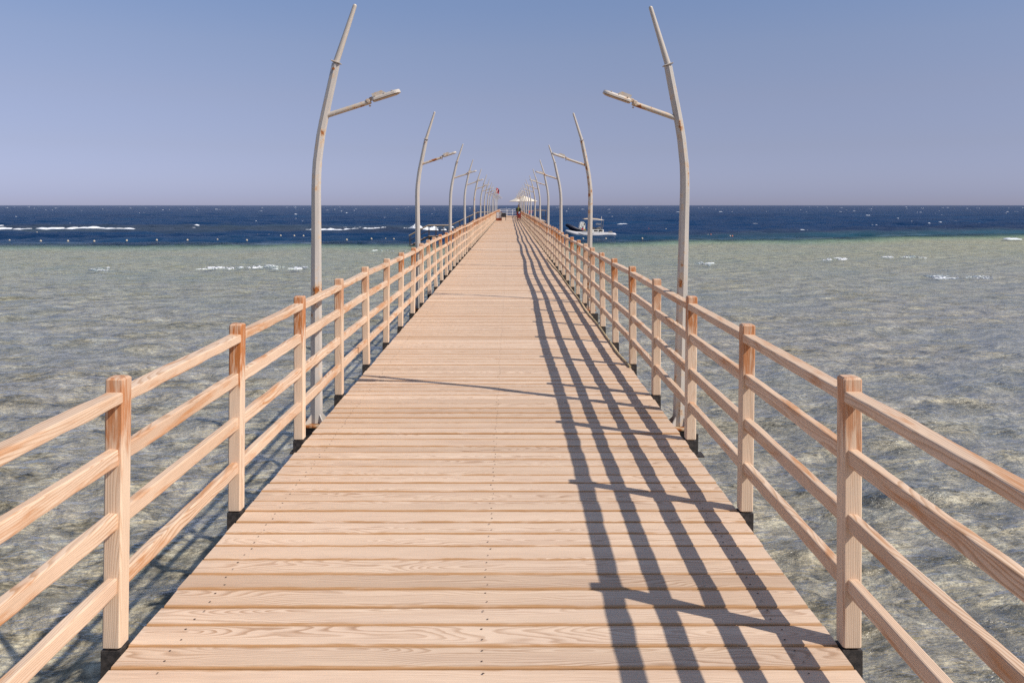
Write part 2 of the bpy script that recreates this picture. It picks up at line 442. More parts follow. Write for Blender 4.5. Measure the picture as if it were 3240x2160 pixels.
ORD = ['nearest', 'second', 'third', 'fourth', 'fifth', 'sixth', 'seventh', 'eighth', 'ninth', 'tenth', 'eleventh', 'twelfth', 'thirteenth', 'fourteenth', 'fifteenth', 'sixteenth', 'seventeenth', 'eighteenth', 'nineteenth', 'twentieth']
rusty = {}
def make_rusty(root):
    for c in COL.objects:
        if c.parent is root and c.name.startswith('pole'):
            if not rusty: rusty['m'] = c.data.copy(); rusty['m'].materials.clear(); rusty['m'].materials.append(M_POLE2)
            c.data = rusty['m']
first = True
for side, cnt in ((-1, 14), (1, 16)):
    for k in range(cnt):
        o = lamp0 if first else copy_tree(lamp0); first = False
        o.scale = (1.025,)*3
        o.location = (-1.592 if side < 0 else 1.402, LAMP_Y0+LAMP_DY*k+rnd.uniform(-.1, .1)*(k > 0), (-.068 if side > 0 else -.045)+rnd.uniform(-.02, .02)*(k > 0))
        o.rotation_euler = (rnd.uniform(-.006, .006), rnd.uniform(-.012, .012)*(k > 0)-(.025 if side > 0 and k == 0 else .006 if side > 0 else 0), (0 if side < 0 else math.pi)+rnd.uniform(-.03, .03)*(k > 0))
        if (side, k) in ((1, 0), (1, 1), (1, 5), (-1, 4), (-1, 7), (1, 9)): make_rusty(o)
        if side < 0:
            lb = 'tall cream curved lamp post with rust spots on its arm, nearest on the left railing' if k == 0 else 'curved cream lamp post, %s from the camera along the left railing' % ORD[k]
        else:
            lb = 'tall curved lamp post with orange rust on its pole, nearest on the right railing' if k == 0 else 'curved cream lamp post, %s from the camera along the right railing' % ORD[k]
        tag(o, lb, 'lamp post', 'curved lamp posts along the pier')

# ------------------------------------------------------------------ hose along the right edge
hp = [(1.262, 8.3), (1.235, 9.2), (1.245, 10.0), (1.252, 11.3), (1.225, 12.6), (1.248, 14.4), (1.24, 16.1), (1.25, 19.4), (1.205, 22.7), (1.185, 24.6), (1.215, 25.4)]
pts = []
for i in range(len(hp)-1):
    for s_ in range(5):
        f = s_/5; f2 = f*f*(3-2*f)
        pts.append((hp[i][0]+(hp[i+1][0]-hp[i][0])*f2, hp[i][1]+(hp[i+1][1]-hp[i][1])*f, .0145))
m = MB(); m.tube(pts, .011, 8)
tag(m.build('hose', plain('straw coloured rubber', (.50, .37, .18), .55, 0, .2, 3)), 'straw yellow hose lying along the right edge of the deck boards', 'hose')

# ------------------------------------------------------------------ white end railing
M_WHITE = plain('white painted steel', (.80, .79, .77), .4, 0, .08, 5)
er = thing('end_railing', 'white four bar railing closing the far end of the pier', 'railing', (0, YEND+.06, 0))
for x in (XL+.02, (XL+XR)/2-.25, .55, XR-.02):
    m = MB(); m.box((x, 0, .5), (.07, .07, 1.06), .006); m.build('post', M_WHITE, er)
for z in (1.0, .76, .50, .25):
    m = MB(); m.box(((XL+XR)/2, .0, z), (XR-XL-.05, .035, .06), .006); m.build('rail', M_WHITE, er)

# ------------------------------------------------------------------ things at the far end
M_SIGN = plain('red brown board', (.26, .06, .022), .6, 0, .2, 8)
M_PAPER = plain('white paper sheet', (.74, .74, .73), .8, 0, .05, 5)
M_PAPER2 = plain('grey faded sheet', (.48, .49, .46), .8, 0, .1, 5)
M_INK = plain('dark print', (.07, .08, .10), .8)
sg = thing('notice_board', 'red brown notice board with white printed sheets standing against the left railing', 'sign', (-1.10, 85.6, .01), R(-3))
m = MB(); m.box((0, 0, .475), (.62, .04, .95), .005); m.build('board', M_SIGN, sg)
for x, z, w, h, mt in ((-.135, .74, .25, .33, M_PAPER), (-.135, .42, .25, .25, M_PAPER), (.155, .77, .24, .25, M_PAPER2), (.155, .46, .24, .33, M_PAPER)):
    m = MB(); m.box((x, -.023, z), (w, .004, h)); sh = m.build('sheet', mt, sg)
    m = MB()
    for q in range(4): m.box((x+rnd.uniform(-.02, .02), -.0265, z+h*(.3-.2*q)), (w*rnd.uniform(.4, .75), .003, .016))
    m.build('print', M_INK, sh)
for s_ in (-1, 1):
    m = MB(); m.box((s_*.24, .03, .03), (.05, .30, .05), .004); m.build('foot', M_SIGN, sg)

M_BLACK = plain('black plastic weave', (.018, .018, .022), .55)
M_DARKM = plain('dark tube steel', (.03, .028, .028), .45)
ch = thing('chair', 'black backed chair facing the sea beside the notice board', 'chair', (-.60, 85.7, .005), R(4))
m = MB(); V = []
prof = [(-.23, .44), (-.24, .62), (-.235, .78), (-.17, .86), (-.06, .83), (0, .85), (.06, .83), (.17, .86), (.235, .78), (.24, .62), (.23, .44)]
m.prism(prof, -.26, -.235); m.build('backrest', M_BLACK, ch)
m = MB(); m.box((0, 0, .43), (.48, .50, .045), .015); m.build('seat', M_BLACK, ch)
for sx in (-1, 1):
    for sy in (-1, 1):
        m = MB(); m.tube([(sx*.22, sy*.22, .42), (sx*.245, sy*.25, 0)], .014, 8); m.build('leg', M_DARKM, ch)
    m = MB(); m.tube([(sx*.25, -.25, .42), (sx*.255, -.23, .64), (sx*.255, .16, .63), (sx*.24, .22, .43)], .014, 8); m.build('armrest', M_DARKM, ch)
st = thing('stool', 'low dark stool standing left of the person in red shorts', 'stool', (.83, 85.7, .005))
m = MB(); m.box((0, 0, .40), (.34, .32, .035), .01); m.build('seat', M_BLACK, st)
for sx in (-1, 1):
    for sy in (-1, 1):
        m = MB(); m.tube([(sx*.13, sy*.12, .39), (sx*.16, sy*.15, 0)], .014, 8); m.build('leg', M_DARKM, st)
fc = thing('folding_chair', 'dark folding chair under red towels against the right railing', 'chair', (1.08, 84.4, .005))
for sx in (-1, 1):
    m = MB(); m.tube([(sx*.15, -.18, 0), (sx*.15, .16, .56)], .013, 8); m.build('leg', M_DARKM, fc)
    m = MB(); m.tube([(sx*.14, .20, 0), (sx*.14, -.14, .50), (sx*.14, -.20, .90)], .013, 8); m.build('leg', M_DARKM, fc)
m = MB(); m.box((0, 0, .47), (.30, .34, .02), .006); m.build('seat', M_BLACK, fc)
m = MB(); m.box((0, -.185, .80), (.30, .02, .18), .006); m.build('backrest', M_BLACK, fc)
def drape(name, x0, x1, ztop, zbot, y, mat, seed_, label, cat):
    rr = random.Random(seed_); m = MB(); nx, nz = 9, 9; P = []
    for j in range(nz+1):
        for i in range(nx+1):
            f = i/nx; x = x0+(x1-x0)*f+.015*math.sin(j*1.3); z = ztop+(zbot+.05*math.sin(i*1.1+seed_)-ztop)*j/nz
            P.append(Vector((x, y-.012*math.sin(i*2.1+seed_)-.02*j/nz-(.06 if j > 0 else 0), z)))
    n1 = len(P); P += [p+Vector((0, .02, 0)) for p in P]
    F = []
    for j in range(nz):
        for i in range(nx):
            a = j*(nx+1)+i; F.append((a, a+1, a+nx+2, a+nx+1)); F.append((n1+a, n1+a+nx+1, n1+a+nx+2, n1+a+1))
    for i in range(nx):
        F.append((i, n1+i, n1+i+1, i+1)); a = nz*(nx+1)+i; F.append((a, a+1, n1+a+1, n1+a))
    for j in range(nz):
        a = j*(nx+1); F.append((a, a+nx+1, n1+a+nx+1, n1+a)); a += nx; F.append((a, n1+a, n1+a+nx+1, a+nx+1))
    m.add(P, F, True); return tag(m.build(name, mat), label, cat)
drape('towel', .91, 1.25, .86, .30, 84.21, plain('faded red cotton', (.30, .045, .035), .9, 0, .25, 12), 3, 'red towel hanging over the folding chair by the right railing', 'towel')
drape('cloth', .98, 1.15, .97, .74, 84.12, plain('pale blue cotton', (.42, .46, .55), .9, 0, .2, 12), 5, 'small pale blue cloth on top of the red towel', 'cloth')

# person -----------------------------------------------------------
M_SKIN = plain('tanned skin', (.24, .11, .065), .55, 0, .1, 10)
M_HAIR = plain('black hair', (.012, .010, .010), .6)
M_OLIVE = plain('olive yellow cotton', (.22, .22, .055), .85, 0, .2, 10)
M_VEST = plain('black vest cloth', (.02, .02, .024), .8, 0, .2, 10)
M_RED = plain('red swim shorts', (.36, .018, .022), .75, 0, .2, 10)
def skin_body(name, nodes, edges, mat, parent, root_i):
    me = bpy.data.meshes.new(name); me.from_pydata([n[:3] for n in nodes], edges, []); me.materials.append(mat)
    o = link(name, me, parent)
    sk = o.modifiers.new('Skin', 'SKIN'); sk.use_smooth_shade = True
    lay = me.skin_vertices[0].data if me.skin_vertices else None
    if lay is None:
        import bmesh
        bm = bmesh.new(); bm.from_mesh(me); bm.verts.layers.skin.verify(); bm.to_mesh(me); bm.free(); lay = me.skin_vertices[0].data
    for i, n in enumerate(nodes):
        r = n[3]; lay[i].radius = r if hasattr(r, '__len__') else (r, r); lay[i].use_root = (i == root_i)
    ss = o.modifiers.new('Sub', 'SUBSURF'); ss.levels = 1; ss.render_levels = 2
    return o
pr = thing('person', 'person in olive top, open black vest and red shorts standing beside the right railing', 'person', (1.02, 86.6, .004), R(-14))
N = []; E = []
def nd(x, y, z, r, p=None):
    N.append((x, y, z, r)); i = len(N)-1
    if p is not None: E.append((p, i))
    return i
pel = nd(0, 0, .90, (.15, .105)); wst = nd(0, -.01, 1.06, (.125, .09), pel); chs = nd(0, -.01, 1.26, (.155, .10), wst); nb = nd(0, .005, 1.40, (.075, .07), chs)
nk = nd(0, -.01, 1.47, (.05, .052), nb); jaw = nd(0, -.03, 1.54, (.062, .072), nk); hd = nd(0, -.02, 1.62, (.076, .092), jaw); tp = nd(0, -.012, 1.685, (.05, .06), hd)
nose = nd(0, -.125, 1.60, .010, hd)
for s_ in (-1, 1):
    nd(s_*.083, .0, 1.60, .013, hd)
    hip = nd(s_*.095, 0, .83, .088, pel); kn = nd(s_*.11, -.05 if s_ < 0 else .03, .47, .058, hip); an = nd(s_*.12, -.03 if s_ < 0 else .10, .085, .037, kn); he = nd(s_*.12, (-.03 if s_ < 0 else .10)-.02, .045, .036, an)
    nd(s_*.14, (-.03 if s_ < 0 else .10)-.16, .03, (.04, .026), he)
    sh = nd(s_*.17, 0, 1.36, .062, nb); el = nd(s_*.245, .03, 1.09, .042, sh); wr = nd(s_*.25, -.06, .86, .028, el); pm = nd(s_*.25, -.085, .79, (.020, .036), wr)
    for q in range(4):
        k1 = nd(s_*.252, -.115+.020*q, .735-(.008 if q in (1, 2) else 0), .0088, pm); nd(s_*.240, -.118+.020*q, .700-(.010 if q in (1, 2) else 0), .0078, k1)
    t1 = nd(s_*.240, -.125, .785, .010, pm); nd(s_*.232, -.145, .750, .0085, t1)
skin_body('body', N, E, M_SKIN, pr, 0)
m = MB(); m.ico((0, .004, 1.645), .1, 14, 8, (.86, 1.02, .82)); m.build('hair', M_HAIR, pr)
m = MB()
for s_ in (-1, 1): m.ico((s_*.033, -.108, 1.625), .011, 8, 5)
m.ico((0, -.103, 1.555), .02, 8, 5, (1.2, .4, .3)); m.build('face_features', M_HAIR, pr)
def ring_loft(m, rings, n=18):
    V = []
    for (cx, cy, z, rx, ry) in rings:
        for k in range(n):
            q = 2*math.pi*k/n; V.append((cx+rx*math.cos(q), cy+ry*math.sin(q), z))
    m.add(V, [(i*n+k, i*n+(k+1) % n, (i+1)*n+(k+1) % n, (i+1)*n+k) for i in range(len(rings)-1) for k in range(n)], True)
m = MB(); ring_loft(m, [(0, 0, .90, .175, .13), (0, 0, 1.06, .165, .125), (0, 0, 1.25, .19, .135), (0, .0, 1.36, .19, .115), (0, .0, 1.42, .11, .09), (0, .0, 1.45, .075, .075)])
m.build('top', M_OLIVE, pr)
m = MB()
for s_ in (-1, 1):
    ring_loft(m, [(s_*.245, .02, 1.10, .058, .055), (s_*.21, .01, 1.24, .068, .065), (s_*.175, 0, 1.37, .075, .085), (s_*.14, 0, 1.41, .06, .075)], 12)
    m.prism([(s_*.09, .95), (s_*.20, .95), (s_*.215, 1.35), (s_*.11, 1.42)], -.142, -.128)
m.box((0, .14, 1.16), (.37, .02, .46), .008); m.build('vest', M_VEST, pr)
m = MB(); ring_loft(m, [(0, 0, .98, .165, .128), (0, 0, .90, .185, .14), (0, 0, .80, .195, .14)])
for s_ in (-1, 1): ring_loft(m, [(s_*.09, 0, .83, .105, .125), (s_*.10, -.01, .66, .115, .115), (s_*.105, (-.035 if s_ < 0 else .015), .54, .11, .11)], 14)
m.build('shorts', M_RED, pr)

# red flag ------------------------------------------------------------
fl = thing('flag', 'red flag with a white diagonal stripe flying above the left railing at the far end', 'flag', (-1.56, 93.4, 0))
m = MB(); m.tube([(0, 0, -.3), (0, 0, 3.75)], .022, 8); m.build('flag_pole', M_WHITE, fl)
def flag_part(name, mat, poly_fn, y_off, parent):
    m = MB(); nx, nz = 14, 16; P = []
    for j in range(nz+1):
        for i in range(nx+1):
            u, w = i/nx, j/nz; P.append(poly_fn(u, w, y_off))
    n1 = len(P); P += [p+Vector((0, .006 if y_off == 0 else .004, 0)) for p in P]
    F = []
    for j in range(nz):
        for i in range(nx):
            a = j*(nx+1)+i; F.append((a, a+1, a+nx+2, a+nx+1)); F.append((n1+a, n1+a+nx+1, n1+a+nx+2, n1+a+1))
    m.add(P, F, True); return m.build(name, mat, parent)
def cloth(u, w, yo):      # u along the fly, w down the hoist; the fly hangs limp
    return Vector((.03+.34*u+.03*math.sin(w*5), -.05*math.sin(u*7+w*2)-.02+yo, 3.68-.58*w-.13*u*u+.02*math.sin(u*6)))
fo = flag_part('flag_cloth', plain('red bunting', (.55, .02, .03), .8, 0, .2, 4), cloth, 0, fl)
def stripe(u, w, yo):
    uu = .16+.22*u+.50*(1-w) if False else (.55-.45*w)+.16*(u-.5)*2
    return cloth(min(max(uu, 0), 1), .12+.74*w, yo)
flag_part('stripe', M_WHITE, lambda u, w, yo: cloth(.62-.5*w+.13*(u-.5), .16+.62*w, yo), -.008, fo)

# parasol + right platform --------------------------------------------
M_STEELB = plain('brown painted steel', (.055, .035, .028), .6, 0, .3, 8)
pf = thing('side_platform', 'dark steel side platform with a timber handrail right of the pier at its far end', 'platform', (0, 0, 0))
m = MB(); m.box((2.55, 100, .02), (2.40, 39.0, .06)); m.build('floor', W_GREY, pf)
for xx, yy in ((1.55, 80.6), (2.6, 80.6), (3.7, 80.6), (3.7, 92), (3.7, 104), (3.7, 118)):
    m = MB(); m.box((xx, yy, -2.1), (.16, .16, 4.1)); m.build('pile', M_STEELB, pf)
    m = MB(); m.box((xx, yy, .58), (.05, .05, 1.05)); m.build('post', M_STEELB, pf)
m = MB(); m.box((2.60, 80.6, 1.13), (2.36, .10, .05), .006); m.build('handrail', W_GREY, pf)
m = MB(); m.box((3.7, 99.4, 1.131), (.10, 37.3, .05), .006); m.build('handrail', W_GREY, pf)
m = MB(); m.box((2.62, 80.6, .52), (2.2, .03, .03)); m.build('mid_rail', M_STEELB, pf)
drape('red_banner', 1.92, 2.32, 1.12, .84, 80.56, plain('red and white banner', (.55, .05, .06), .8, 0, .2, 4), 9, 'small red cloth hung on the handrail of the right side platform', 'cloth')
M_CANV = plain('cream canvas', (.78, .68, .54), .85, 0, .08, 3)
pa = thing('parasol', 'large cream parasol standing on the right side platform', 'parasol', (1.98, 110, .05))
m = MB(); m.tube([(0, 0, 0), (0, 0, 2.95)], .045, 10); m.build('pole', W_GREY, pa)
m = MB(); rim = []; V = [Vector((0, 0, 2.95))]
for k in range(8):
    a = R(45*k+12); V.append(Vector((.28*math.cos(a), .28*math.sin(a), 2.86)))
for k in range(8):
    a = R(45*k+12); V.append(Vector((2.05*math.cos(a), 2.05*math.sin(a), 2.14)))
for k in range(8):
    a = R(45*k+12); V.append(Vector((1.99*math.cos(a), 1.99*math.sin(a), 2.10)))
F = [(0, 1+k, 1+(k+1) % 8) for k in range(8)]+[(1+k, 9+k, 9+(k+1) % 8, 1+(k+1) % 8) for k in range(8)]+[(9+k, 17+k, 17+(k+1) % 8, 9+(k+1) % 8) for k in range(8)]+[(17+k, 0+0, 17+(k+1) % 8) for k in range(0)]
m.add(V, F); m.build('canopy', M_CANV, pa)
m = MB()
for k in range(8):
    a = R(45*k+12); m.tube([(.05*math.cos(a), .05*math.sin(a), 2.80), (1.98*math.cos(a), 1.98*math.sin(a), 2.12)], .014, 6)
m.build('rib', W_GREY, pa)
m = MB(); m.box((0, 0, .05), (.7, .7, .1), .02); m.build('base', M_CONC, pa)

# swim stairs on the left ----------------------------------------------
sw = thing('swim_stairs', 'brown steel swim stairs with timber handrail leading down to the water left of the pier', 'stairs', (0, 0, 0))
SY = 74.0
def zf(x):
    if x > -2.9: return 0.02
    if x > -5.4: return .02-1.2*(-2.9-x)/2.5
    if x > -7.5: return -1.18
    return -1.18-.95*(-7.5-x)/1.75
path = [-1.56, -2.9, -5.4, -7.5, -9.25]
for yy in (SY-.55, SY+.55):
    m = MB(); m.tube([(x, yy, zf(x)+1.0) for x in path], .045, 8, up=(0, 1, 0)); m.build('handrail', W_GREY, sw)
    m = MB(); m.tube([(x, yy, zf(x)+.5) for x in path], .02, 6, up=(0, 1, 0)); m.build('mid_rail', M_STEELB, sw)
    m = MB(); m.tube([(x, yy, zf(x)-.06) for x in path], .07, 6, up=(0, 1, 0)); m.build('stringer', M_STEELB, sw)
    for x in (-1.7, -2.9, -3.7, -4.6, -5.4, -6.1, -6.8, -7.45, -8.3, -9.2):
        m = MB(); m.box((x, yy, zf(x)+.47), (.045, .045, 1.0)); m.build('post', M_STEELB, sw)
    for x in (-2.9, -5.4, -7.4):
        m = MB(); m.box((x, yy, -2.2+zf(x)/2), (.14, .14, 4.2+zf(x))); m.build('pile', M_STEELB, sw)
for a, b in ((-1.50, -2.9), (-5.4, -7.5)):
    m = MB(); m.box(((a+b)/2, SY, zf(b-.0)-.0), (abs(b-a), 1.0, .05)); m.build('landing', W_GREY, sw)
for i in range(1, 9):
    x = -2.9-2.5*i/9; m = MB(); m.box((x, SY, zf(x)), (.25, 1.0, .04)); m.build('tread', W_GREY, sw)
for i in range(1, 6):
    x = -7.5-1.75*i/6; m = MB(); m.box((x, SY, zf(x)), (.25, 1.0, .04)); m.build('tread', W_GREY, sw)

# ------------------------------------------------------------------ boats
M_RIB = plain('pale grey rubber tube', (.66, .63, .61), .5, 0, .12, 2)
M_NAVY = plain('dark navy rubber tube', (.022, .024, .045), .5, 0, .2, 3)
M_GEL = plain('white gelcoat', (.78, .76, .70), .3, 0, .08, 3)
M_CREAMB = plain('tan bimini canvas', (.70, .53, .34), .85, 0, .1, 3)
M_GLASSD = plain('dark cabin glass', (.02, .018, .02), .12)
M_INT = plain('grey deck fittings', (.23, .21, .19), .7, 0, .3, 6)
def ribtube(Lh, hw, r, rise):
    P = []
    P += [(Lh-.35, -hw, .24, .55*r), (Lh-.15, -hw, .24, .86*r)] if False else [(Lh, -hw, .26, .35*r), (Lh-.12, -hw, .26, .8*r), (Lh-.35, -hw, .26, r)]
    for i in range(8): P.append((Lh-.6-(2*Lh-2.0)*i/7, -hw, .26+rise*.35*(i/7)**2, r))
    for a in range(0, 181, 18):
        q = R(a); P.append((-Lh+1.1-1.1*math.sin(q)*.98, -hw*math.cos(q), .26+rise*(.35+.65*math.sin(q)), r*(1-.12*math.sin(q))))
    for i in range(8): P.append((-Lh+1.4+(2*Lh-2.0)*i/7, hw, .26+rise*.35*(1-i/7)**2, r))
    P += [(Lh-.35, hw, .26, r), (Lh-.12, hw, .26, .8*r), (Lh, hw, .26, .35*r)]
    return P
def rib_boat(name, label, loc, rz, Lh, hw, r, rise, mt):
    b = thing(name, label, 'boat', loc, rz); P = ribtube(Lh, hw, r, rise)
    m = MB(); m.tube([p[:3] for p in P], [p[3] for p in P], 14, up=(0, 0, 1)); m.build('tube', mt, b)
    m = MB(); sec = []; n = 9
    V = []
    for i in range(n):
        x = Lh-.45-(2*Lh-.8)*i/(n-1); f = max(0, (i-4)/(n-5)); w = hw*(1-.75*f**2); zt = .22+rise*.6*f*f; zb = -.25+(.30+rise*.6)*f*f
        V += [(x, -w, zt), (x, 0, zb), (x, w, zt)]
    F = [(i*3+k, (i+1)*3+k, (i+1)*3+k+1, i*3+k+1) for i in range(n-1) for k in range(2)]+[(i*3, i*3+2, (i+1)*3+2, (i+1)*3) for i in range(n-1)]+[(0, 1, 2)]
    m.add(V, F, False); m.build('hull', M_GEL if mt is M_RIB else M_NAVY, b)
    return b
BY = 91.9
b1 = rib_boat('inflatable_boat', 'pale grey inflatable boat with a tan sun canopy moored right of the pier', (9.42, BY, WATER_Z), R(3), 2.82, .80, .26, .34, M_RIB)
m = MB(); m.tube([(2.5, -1.0, .50), (1.2, -1.03, .53), (-1.2, -1.03, .53), (-1.75, -.95, .56)], .022, 6); m.build('grab_rope', M_WHITE, b1)
m = MB(); m.tube([(-1.6, -1.06, .52), (-1.3, -1.07, .40), (-.9, -1.07, .26), (-.5, -1.07, .22), (-.1, -1.06, .3), (.2, -1.05, .5)], .016, 6); m.build('mooring_rope', M_INT, b1)
m = MB(); m.box((.75, 0, .62), (1.35, .9, .50), .04); cab = m.build('cabin', M_GEL, b1)
for x in (.52, 1.07):
    m = MB(); m.box((x, -.452, .74), (.46, .012, .17)); m.build('window', M_GLASSD, cab)
m = MB(); m.box((.35, .1, 1.0), (.30, .5, .25), .03); m.box((.85, .1, .98), (.5, .6, .2), .04); m.tube([(.6, -.2, .9), (.95, -.25, 1.2), (1.12, -.25, 1.02)], .025, 6); m.build('seats', M_INT, b1)
m = MB()
for sy in (-.6, .6):
    m.tube([(1.15, sy, .55), (1.30, sy, 1.25), (1.36, sy, 2.0)], .025, 8); m.tube([(1.25, sy, .9), (.6, sy, .75)], .02, 6); m.tube([(1.33, sy, 1.2), (1.05, sy, .85)], .03, 6)
m.tube([(1.30, -.6, 1.3), (1.30, .6, 1.3)], .02, 6)
for sy in (-.6, .6): m.tube([(-.1, sy, .45), (-.15, sy, 2.03)], .02, 8)
m.build('canopy_frame', M_INT, b1)
m = MB(); n = 10; V = []
for i in range(n+1):
    f = i/n; x = -.92+2.30*f; z = 2.05+.17*math.sin(math.pi*(.15+.75*f))-.10*f
    for sy in (-.75, -.4, 0, .4, .75): V.append((x, sy, z-.07*(sy/.75)**2))
nv = len(V); V += [(x, y, z-.03) for x, y, z in V]
F = []
for i in range(n):
    for k in range(4): a = i*5+k; F += [(a, a+1, a+6, a+5), (nv+a, nv+a+5, nv+a+6, nv+a+1)]
for i in range(n):
    a = i*5; F += [(a, a+5, nv+a+5, nv+a), (a+4, nv+a+4, nv+a+9, a+9)]
F += [(k, nv+k, nv+k+1, k+1) for k in range(4)]+[(n*5+k, n*5+k+1, nv+n*5+k+1, nv+n*5+k) for k in range(4)]
m.add(V, F, True); m.build('canopy', M_CREAMB, b1)
m = MB(); m.box((.75, -.77, 1.965), (1.35, .03, .05)); m.build('canopy_edge', M_WHITE, b1)
m = MB(); m.tube([(1.30, .3, 1.9), (1.30, .3, 2.38)], .022, 6); m.build('antenna', M_WHITE, b1)
m = MB(); m.tube([(2.2, .0, .3), (2.25, 0, .62)], .16, 10); m.box((2.28, 0, .58), (.46, .3, .16), .05); m.build('outboard_motor', M_INT, b1)
m = MB(); m.tube([(.52, -.35, 1.53), (.56, -.35, 1.53), (.62, -.35, 1.53), (1.0, -.35, 1.52), (1.06, -.35, 1.52), (1.1, -.35, 1.52)], [.03, .08, .105, .105, .08, .03], 12)
f_ = tag(m.build('fender', M_GEL, None, (9.42, BY, WATER_Z)), 'white sausage fender slung under the canopy of the grey inflatable boat', 'fender')
b2 = rib_boat('inflatable_boat', 'dark navy inflatable boat with raised bow lying behind the grey one', (8.35, BY+2.2, WATER_Z+.30), R(14), 1.75, .62, .20, .55, M_NAVY)
b2.rotation_euler = (0, R(8), R(14))
m = MB(); cp = [(-.36, .35), (-.30, .95), (-.28, 1.28), (-.14, 1.42), (.12, 1.42), (.30, 1.28), (.36, .95), (.38, .35)]
m.prism(cp, -.55, -.1); con = m.build('console', M_GEL, b2)
m = MB(); m.box((-.08, -.56, 1.12), (.10, .02, .10), .02); m.box((.20, -.56, 1.17), (.13, .02, .26), .02); m.box((-.02, -.56, .92), (.34, .02, .035)); m.box((-.17, -.56, .72), (.09, .02, .07)); m.box((.04, -.56, .72), (.07, .02, .07)); m.box((.02, -.56, 1.33), (.07, .02, .06)); m.build('instruments', M_BLACK, con)
m = MB(); m.box((-.95, -.1, .62), (.75, .8, .12), .03); m.build('bow_seat', M_GEL, b2)
m = MB(); m.box((0, 0, 0), (.26, .22, .20), .05); m.box((.01, 0, .10), (.12, .1, .05), .02)
tag(m.build('dry_bag', plain('red vinyl', (.55, .02, .03), .5), None, (9.42-.98, BY-.2, WATER_Z+.93)), 'red bag between the white console and the canopy of the boats', 'bag')
m = MB(); m.box((0, 0, 0), (.20, .2, .16), .05); m.box((0, 0, .09), (.08, .06, .04), .01)
tag(m.build('cool_box', M_GEL, None, (9.42-.93, BY-.15, WATER_Z+1.13)), 'small white box standing on the red bag in the boats', 'box')
m = MB(); m.tube([(-.1, 0, 0), (.1, 0, 0)], .075, 10); m.tube([(-.13, 0, 0), (-.1, 0, 0)], .03, 8)
tag(m.build('fuel_can', plain('yellow plastic', (.70, .45, .02), .45), None, (9.42-.68, BY-.2, WATER_Z+.86)), 'yellow can beside the red bag in the grey boat', 'can')

# ------------------------------------------------------------------ float lines
def float_mesh(r):
    m = MB(); m.lathe([(.02, -r), (r*.55, -.86*r), (r*.95, -.35*r), (r*1.0, 0), (r*.93, .4*r), (r*.6, .8*r), (r*.2, .97*r), (r*.14, 1.2*r), (.01, 1.22*r)], 10)
    o = m.build('buoy', plain('sun bleached buoy', (.55, .48, .36), .5, 0, .2, 9)); me = o.data; bpy.data.objects.remove(o); return me
FM = float_mesh(.11)
M_FO = plain('orange buoy plastic', (.60, .16, .05), .5, 0, .2, 9)
FMO = FM.copy(); FMO.materials.clear(); FMO.materials.append(M_FO)
def px_to_xy(sx, sy, z=WATER_Z):
    d = 2520*(1.7-z)/(sy-648.5); return ((sx-1611)*d/2520, d)
nearline = [(30, 763.5), (129, 765), (215, 765), (298, 765.5), (401, 763.5), (496, 762), (593, 762), (688, 761), (781, 762.5), (1097, 761), (1175, 758), (1220, 758.5), (1246, 759)]
farline = [(18, 738), (56, 738), (82, 738), (117, 738), (178, 738.5), (290, 739), (425, 741), (815, 746), (851, 745.5), (888, 747.5), (931, 748), (960, 748.5), (1085, 752.5), (1155, 754)]
rightline = [(2053, 726), (2107, 727), (1845, 757.5), (1917, 758), (2032, 757), (2240, 746), (2249, 745), (2310, 749), (2317, 749.5)]
def floats(lst, text, grp, orange=()):
    for i, (sx, sy) in enumerate(lst):
        x, y = px_to_xy(sx, sy); o = link('buoy', FMO if i in orange else FM, None, (x, y, WATER_Z+.07))
        tag(o, ('orange float, ' if i in orange else 'small pale float, ')+('leftmost' if i == 0 else ORD[i]+' from the left')+' in the '+text, 'buoy', grp)
floats(nearline, 'nearer float line left of the pier', 'floats of the nearer line left of the pier')
floats(farline, 'farther float line left of the pier', 'floats of the farther line left of the pier')
def _rl():
    l = sorted(rightline); floats(l, 'row right of the pier', 'floats right of the pier', [i for i, p in enumerate(l) if p[0] in (2053, 2249, 2317)])
_rl()

# ------------------------------------------------------------------ sea
def field(X, Y, comps):
    Z = np.zeros_like(X)
    for kx, ky, p, a in comps: Z += a*np.sin(kx*X+ky*Y+p)
    return Z
def spectrum(n, l0, l1, slope, ang, spread, power=1.0):
    out = []
    for i in range(n):
        lam = l0*(l1/l0)**((i+rng.random())/n); th = ang+rng.normal(0, spread); k = 2*math.pi/lam
        out.append((k*math.cos(th), k*math.sin(th), rng.random()*6.283, slope/k*(lam/l1)**(power-1)*math.sqrt(2.0/n), lam))
    return out
def reef_edge(X):      # y of the outer edge of the inner shallow reef
    return 78.0+np.where(X > 0, .40*np.minimum(X, 90), 0)+1.0*np.sin(X*.11+1)+.6*np.sin(X*.31)
OUT = np.array([1.06, 1.2, 1.5, 2.0, 2.8, 4.0, 6.0])
def wide(n): return np.concatenate([-OUT[::-1], np.linspace(-1, 1, n), OUT])
def sea_grid():
    ys = [-900, -400, -200, -110, -65, -45]+list(np.arange(-30, 3, .6)); y = 3.0
    while y < 700: ys.append(y); y += max(.05, .0062*y)
    while y < 7000: ys.append(y); y *= 1.06
    ys = np.array(ys); NC = 1000
    u = wide(NC); hw = 16+.74*np.abs(ys)
    Y = np.repeat(ys[:, None], len(u), 1); X = hw[:, None]*u[None, :]
    return X, Y, hw, ys, NC
